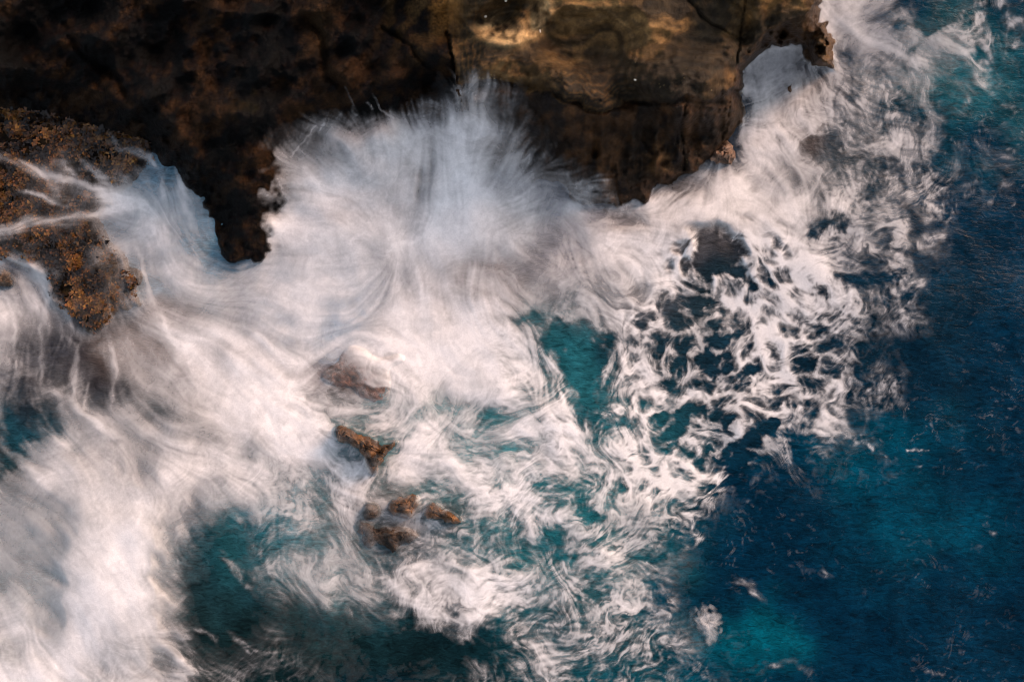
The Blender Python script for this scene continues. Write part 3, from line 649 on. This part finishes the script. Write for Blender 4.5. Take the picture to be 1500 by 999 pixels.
BOULDERS = []
def boulder(name, label, outline, top, crest, tint, seed, group=None, sink=.7, rough=.12):
    """outline in photo pixels at the water line; crest = spine (two pixels) the top gathers to"""
    o = catmull(outline, 6); n = len(o); rings = 18
    c0, c1 = np.array(crest[0], float), np.array(crest[1], float)
    u = c1 - c0; t = np.clip(((o - c0) @ u) / (u @ u), .0, 1)
    foot = c0 + t[:, None] * u
    V = []; T = []
    for r in range(-5, rings + 1):
        f = max(r, 0) / rings
        p = o + (foot - o) * f * .97
        if r < 0: p = o + (o - foot) / (np.linalg.norm(o - foot, axis=1)[:, None] + 1e-6) * (-r) * 2.2
        z = top * (1 - (1 - f) ** 2.2) ** .9 if r >= 0 else sink * r / 5.0
        px = p[:, 0].astype(np.float32); py = p[:, 1].astype(np.float32)
        nz = .8 - 1.6 * np.abs(fbm(px, py, 13, 4, seed, .6)); nb = fbm(px, py, 24, 2, seed + 9)
        z = z + water_height(np.float32([c0[0]]), np.float32([c0[1]]))[0] + (rough * nz + rough * 1.3 * nb) * (.35 + .65 * min(1, f * 3)) * (top / .8)
        jx = 1.7 * fbm(px, py, 7, 3, seed + 20); jy = 1.7 * fbm(px, py, 6, 3, seed + 24)
        wx, wy = world(px + jx, py + jy, z); V.append(np.stack([wx, wy, z * np.ones(n)], -1))
        n3 = fbm(px, py, 7, 3, seed + 30)
        T.append(np.clip(np.array(tint)[None] * (1 + .45 * n3 + .25 * nz)[:, None], .004, .6))
    m = rings + 6
    V = np.concatenate(V); T = np.concatenate(T)
    I = np.arange(n); F = []
    for r in range(m - 1):
        F.append(np.stack([r * n + I, r * n + (I + 1) % n, (r + 1) * n + (I + 1) % n, (r + 1) * n + I], -1))
    F = np.concatenate(F)
    BOULDERS.append((catmull(outline, 3), top, float(water_height(np.float32([c0[0]]), np.float32([c0[1]]))[0])))
    base = Vector(V[:n].mean(0).tolist())
    ob = mesh_obj(name, V - np.array(base)[None], F[:, ::-1] if False else F, MAT_BOULDER, None, True, {'tint': T})
    # close the crest
    bm = bmesh.new(); bm.from_mesh(ob.data); bm.verts.ensure_lookup_table()
    top_loop = [bm.verts[(m - 1) * n + k] for k in range(n)]
    try: bm.faces.new(top_loop)
    except ValueError: pass
    bmesh.ops.recalc_face_normals(bm, faces=bm.faces[:]); bm.to_mesh(ob.data); bm.free()
    ob.location = base
    return tag(ob, label, 'rock', group)

BR = (.115, .05, .017); DK = (.036, .019, .010)
boulder('surf_rock', 'fin shaped brown rock with a pointed spur rising from white foam', ZB([(172,425),(205,412),(260,436),(330,462),(380,488),(432,476),(412,506),(384,530),(368,562),(352,598),(330,612),(308,578),(298,545),(268,508),(235,484),(195,474),(176,450)]), 1.5, (ZB([(215,440)])[0], ZB([(345,520)])[0]), BR, 401)
boulder('surf_rock', 'stubby orange brown rock beside the wedge shaped one', ZB([(402,745),(425,718),(468,706),(514,704),(522,738),(500,772),(486,794),(446,784),(412,776)]), .85, (ZB([(440,742)])[0], ZB([(490,735)])[0]), BR, 421)
boulder('surf_rock', 'orange brown wedge shaped rock tapering to a thin point', ZB([(542,772),(558,745),(590,734),(640,772),(690,792),(700,814),(650,816),(608,802),(562,800)]), .85, (ZB([(575,768)])[0], ZB([(650,796)])[0]), BR, 441)
boulder('surf_rock', 'low ragged dark brown rock half washed by foam', ZB([(256,832),(290,804),(350,834),(420,838),(470,842),(524,868),(484,900),(442,906),(426,948),(394,922),(350,900),(325,922),(284,912),(280,870)]), .5, (ZB([(310,860)])[0], ZB([(450,870)])[0]), DK, 461, rough=.16)
boulder('surf_rock', 'small dark rock between the fin and the low ragged rock', ZB([(288,772),(308,735),(345,742),(358,780),(334,802),(300,798)]), .5, (ZB([(315,770)])[0], ZB([(335,770)])[0]), DK, 481)
boulder('surf_rock', 'broad reddish rock veiled by thin foam', ZB([(120,190),(185,140),(230,82),(290,86),(350,130),(446,112),(462,140),(400,175),(410,230),(390,318),(300,300),(230,250),(140,230)]), .2, (ZB([(220,160)])[0], ZB([(350,190)])[0]), (.11,.05,.032), 501, rough=.18)
boulder('surf_rock', 'little round brown rock in the water running off the reef', [(-9,402),(2,398),(11,399),(19,409),(18,419),(7,422),(-8,418)], .5, ((2,410),(9,411)), (.09,.05,.025), 521)
boulder('surf_rock', 'tan boulder at the foot of the sandstone point', [(1040,226),(1050,214),(1066,210),(1076,220),(1074,236),(1060,244),(1046,240)], .7, ((1056,226),(1062,226)), (.22,.13,.085), 541)
boulder('surf_rock', 'tiny dark rock awash in the foam of the round cove', [(1151,128),(1156,122),(1163,124),(1165,133),(1158,139),(1152,135)], .12, ((1157,130),(1159,131)), (.12,.06,.03), 561)

# ---------------------------------------------------------------- foam
drape = rock_at(FX, FY)
U_ = np.interp(FX, rx, np.arange(len(rx))); V_ = np.interp(FY, ry, np.arange(len(ry)))
FA = (FA * np.where(FY < 515, foam_gate(FX, FY, bil(RD, U_, V_)), 1)).astype(np.float32)
WZ = water_height(FX, FY)
drape = np.minimum(drape, .9 + 9 * smooth(335, 365, FX)); drape = np.where(FX > 905, np.minimum(drape, .1), drape)
surf = np.maximum(WZ, drape)
wr_ = blur1(smooth(-.8, .6, drape), 12)
surf = np.maximum(WZ * (1 - wr_) + (blur1(surf, 40) + .12) * wr_, np.maximum(WZ, drape))
surf = blur1(surf, 3) + .03
for (ol, tp, wz), bare in zip(BOULDERS[:7], (.9, .9, .9, .75, .75, .0, .9)):                        # the wash climbs over the boulders' flanks
    x0, x1, y0, y1 = ol[:, 0].min() - 16, ol[:, 0].max() + 16, ol[:, 1].min() - 16, ol[:, 1].max() + 16
    Wn = (slice(max(0, int((y0 - G0Y) / GSTEP)), int((y1 - G0Y) / GSTEP)), slice(max(0, int((x0 - G0X) / GSTEP)), int((x1 - G0X) / GSTEP)))
    sd_ = sdf(FX[Wn], FY[Wn], [tuple(p) for p in ol]); f_ = np.clip((sd_ + 4) / (sd_.max() + 4), 0, 1)
    FA[Wn] *= 1 - bare * smooth(-4, 4, sd_ + 2.0 * FBROAD[Wn] + 1.2 * FFINE[Wn])
    hb = wz + tp * (1 - (1 - f_) ** 2.2) ** .9 + .22 * tp * smooth(0, .3, f_)
    surf[Wn] = np.maximum(surf[Wn], blur1(np.where(f_ > 0, hb, -1.).astype(np.float32), 2))
rel = blur1(FA, 9)
dome = .55 * np.exp(-(((FX - 690) / 70) ** 2 + ((FY - 320) / 50) ** 2)) + .4 * np.exp(-(((FX - 500) / 80) ** 2 + ((FY - 330) / 50) ** 2)) + .5 * np.exp(-(((FX - 620) / 140) ** 2 + ((FY - 240) / 60) ** 2)) \
     + .5 * np.exp(-(((FX - 160) / 120) ** 2 + ((FY - 830) / 150) ** 2)) + .3 * np.exp(-(((FX - 1020) / 110) ** 2 + ((FY - 350) / 60) ** 2))
FZ = surf + .07 + .05 * smooth(-.1, .2, drape) * smooth(300, 240, FX) + .06 * rel + rel * (.0025 * blur1(FFINE, 1) + .004 * FBROAD + .03 * fbm(FX, FY, 55, 2, 601)) + dome * smooth(.1, .6, rel)
FZ = np.maximum(FZ, surf + .04)
top4 = np.maximum(np.maximum(FA[:-1, :-1], FA[1:, 1:]), np.maximum(FA[1:, :-1], FA[:-1, 1:]))
onrock = drape[:-1, :-1] > .55
vis = top4 > .008
foam = grid_mesh('sea_foam', FX, FY, FZ.astype(np.float32), vis & ~onrock, MAT_FOAM, {'cover': FA})
tag(foam, 'white silky foam streaming and swirling over the sea', 'foam', kind='stuff')
spray = grid_mesh('wave_spray', FX, FY, FZ.astype(np.float32), vis & onrock, MAT_FOAM, {'cover': FA})
tag(spray, 'thin white spray and run-off washing up the rock', 'foam', kind='stuff')

# lone foam patch on the open blue water
def foam_patch():
    n, rings = 90, 14; a = np.linspace(0, 2 * math.pi, n, endpoint=False)
    ol = catmull([(1016,903),(1032,890),(1050,900),(1053,918),(1044,934),(1036,938),(1026,918)], 13)[:n]
    n = len(ol); c = np.array((1037., 912.)); V = []; A = []
    for r in range(rings + 1):
        f = r / rings; p = c + (ol - c) * max(f, .02) * 1.4
        px = p[:, 0].astype(np.float32); py = p[:, 1].astype(np.float32)
        k = fbm(px, py, 8, 4, 701)
        z = water_height(px, py) + .08 + .12 * (1 - f * f) + .02 * k
        wx, wy = world(px, py, z); V.append(np.stack([wx, wy, z], -1)); A.append(np.clip((.46 + .12 * k) * (1 - smooth(.25, 1.0, np.full(n, f) + .22 * k)), 0, 1))
    I = np.arange(n); F = np.concatenate([np.stack([r * n + I, (r + 1) * n + I, (r + 1) * n + (I + 1) % n, r * n + (I + 1) % n], -1) for r in range(rings)])
    o = mesh_obj('foam_patch', np.concatenate(V), F, MAT_FOAM, None, True, {'cover': np.concatenate(A)})
    return tag(o, 'lone white foam patch floating on open blue water', 'foam')
foam_patch()

# ---------------------------------------------------------------- seaweed on the reef (nobody could count it)
def seaweed():
    r = np.random.RandomState(11); n = 30000
    px = r.uniform(-160, 240, n).astype(np.float32); py = r.uniform(150, 500, n).astype(np.float32)
    ds = sdf(px, py, REEF)
    ix = np.clip(((px - G0X) / GSTEP).astype(int), 0, GNX - 1); iy = np.clip(((py - G0Y) / GSTEP).astype(int), 0, GNY - 1)
    cov = FA[iy, ix]; d = sdf(px, py, COAST)
    dens = fbm(px, py, 30, 3, 801)
    ok = (ds > 2) & (d < 14 + 12 * dens) & (cov < .22) & (dens + r.rand(n) * 1.6 - .9 * smooth(200, 160, py) > .45)
    px, py = px[ok], py[ok]; n = len(px); z0 = rock_at(px, py)
    V = []; F = []; T = []; shade = np.clip(.42 + .55 * fbm(px, py, 14, 3, 811) + .45 * r.randn(n), .05, 2.6)
    nb = 5; s = r.uniform(1.8, 6.0, n) * MPP; cx, cy = world(px, py, z0)
    k = 0
    for b in range(nb):
        a = r.uniform(0, 2 * math.pi, n); L = s * r.uniform(.7, 1.5, n); wd = s * r.uniform(.22, .42, n); hz = s * r.uniform(.2, .8, n)
        ux, uy = np.cos(a), np.sin(a)
        pts = [(-ux * .2 * L, -uy * .2 * L, 0 * L), (ux * .5 * L - uy * wd, uy * .5 * L + ux * wd, hz), (ux * .5 * L + uy * wd, uy * .5 * L - ux * wd, hz * .9), (ux * L, uy * L, hz * .5)]
        for q in pts: V.append(np.stack([cx + q[0], cy + q[1], z0 + .02 + q[2]], -1))
        base = 4 * n * b; I = np.arange(n)
        F.append(np.stack([base + I, base + 2 * n + I, base + 3 * n + I, base + n + I], -1))
        col = np.stack([.14 * shade, .058 * shade, .011 * shade], -1) * r.uniform(.55, 1.25, (n, 1)) * np.stack([np.ones(n), r.uniform(.8, 1.15, n), np.ones(n)], -1)
        for q in range(4): T.append(col * (.8 + .12 * q))
    o = mesh_obj('seaweed', np.concatenate(V), np.concatenate(F), MAT_WEED, None, False, {'tint': np.concatenate(T)})
    return tag(o, 'golden brown seaweed tufts matting the low reef ledge', 'seaweed', kind='stuff')
mw = N('golden seaweed'); mw.l(mw.attr('tint').outputs['Color'], mw.b.inputs['Base Color']); mw.b.inputs['Roughness'].default_value = .45; MAT_WEED = mw.m
seaweed()

# ---------------------------------------------------------------- pebbles and barnacles on the shelf
def pebble_material(name, c):
    m = N(name); rg = m.n('ShaderNodeRGB'); rg.outputs[0].default_value = (*c, 1)
    m.l(m.mul(rg.outputs[0], m.rng(m.noise(40, 4), .3, .7, .75, 1.2)), m.b.inputs['Base Color']); m.b.inputs['Roughness'].default_value = .6; return m.m
MAT_PEB = pebble_material('pale pebble', (.72, .66, .55)); MAT_BARN = pebble_material('yellow grey barnacles', (.42, .30, .13))
def lump(V, F, px, py, rad, seed):
    r = np.random.RandomState(seed); z = float(rock_at(np.array([px]), np.array([py]))[0]); cx, cy = world(px, py, z)
    b = sum(len(v) for v in V); nu, nv = 8, 4; pts = []
    sx, sy, ro = r.uniform(.8, 1.3), r.uniform(.6, 1.0), r.uniform(0, 3.14)
    for j in range(nv):
        ph = math.pi / 2 * j / nv
        for i in range(nu):
            t = 2 * math.pi * i / nu; k = r.uniform(.85, 1.12)
            x, y = math.cos(t) * math.cos(ph) * rad * k * sx, math.sin(t) * math.cos(ph) * rad * k * sy
            pts.append((cx + x * math.cos(ro) - y * math.sin(ro), cy + x * math.sin(ro) + y * math.cos(ro), z - .03 + math.sin(ph) * rad * .7 * k))
    pts.append((cx, cy, z + rad * .66)); V.append(np.array(pts))
    for j in range(nv - 1):
        for i in range(nu): F.append((b + j * nu + i, b + j * nu + (i + 1) % nu, b + (j + 1) * nu + (i + 1) % nu, b + (j + 1) * nu + i))
    for i in range(nu): q = b + (nv - 1) * nu; F.append((q + i, q + (i + 1) % nu, b + nv * nu, b + nv * nu))
def pebble(px, py, rad, label, seed, group=None):
    V, F = [], []; lump(V, F, px, py, rad, seed)
    me = bpy.data.meshes.new('pebble'); me.from_pydata([tuple(v) for v in V[0]], [], [f if f[2] != f[3] else f[:3] for f in F]); me.materials.append(MAT_PEB)
    for p in me.polygons: p.use_smooth = True
    o = bpy.data.objects.new('pebble', me); scene.collection.objects.link(o); return tag(o, label, 'pebble', group)
pebble(711, 24, .085, 'round white pebble inside the pale swirl hollow of the shelf', 1)
pebble(791, 46, .085, 'bright white pebble at the rim of the pale crescent', 2)
pebble(741, 1, .075, 'white pebble above the pale swirl hollow', 3)
pebble(931, 117, .06, 'lone cream pebble on the dark sandstone near the shelf lip', 4)
def barnacles():
    r = np.random.RandomState(21); V, F = [], []
    for line, n, sp in (([(720,78),(780,88),(860,84),(930,86),(960,92)],34,8),([(900,62),(950,84),(1000,110),(1040,130)],30,13),([(960,118),(985,132),(1010,118)],22,8),([(690,112),(720,114),(750,114)],14,3),([(1010,60),(1060,100)],16,18),([(980,250),(1030,225)],14,10),([(870,40),(900,60)],8,14)):
        for k in range(n):
            i = r.randint(len(line) - 1); t = r.rand(); p = np.array(line[i]) * (1 - t) + np.array(line[i + 1]) * t + r.randn(2) * sp * np.array((1, .6))
            lump(V, F, p[0], p[1], r.uniform(.016, .036), r.randint(1 << 30))
    me = bpy.data.meshes.new('barnacles'); me.from_pydata([tuple(v) for v in np.concatenate(V)], [], [f if f[2] != f[3] else f[:3] for f in F]); me.materials.append(MAT_BARN)
    o = bpy.data.objects.new('barnacles', me); scene.collection.objects.link(o)
    return tag(o, 'tiny yellowish barnacles scattered over the sandstone shelf', 'barnacles', kind='stuff')
barnacles()
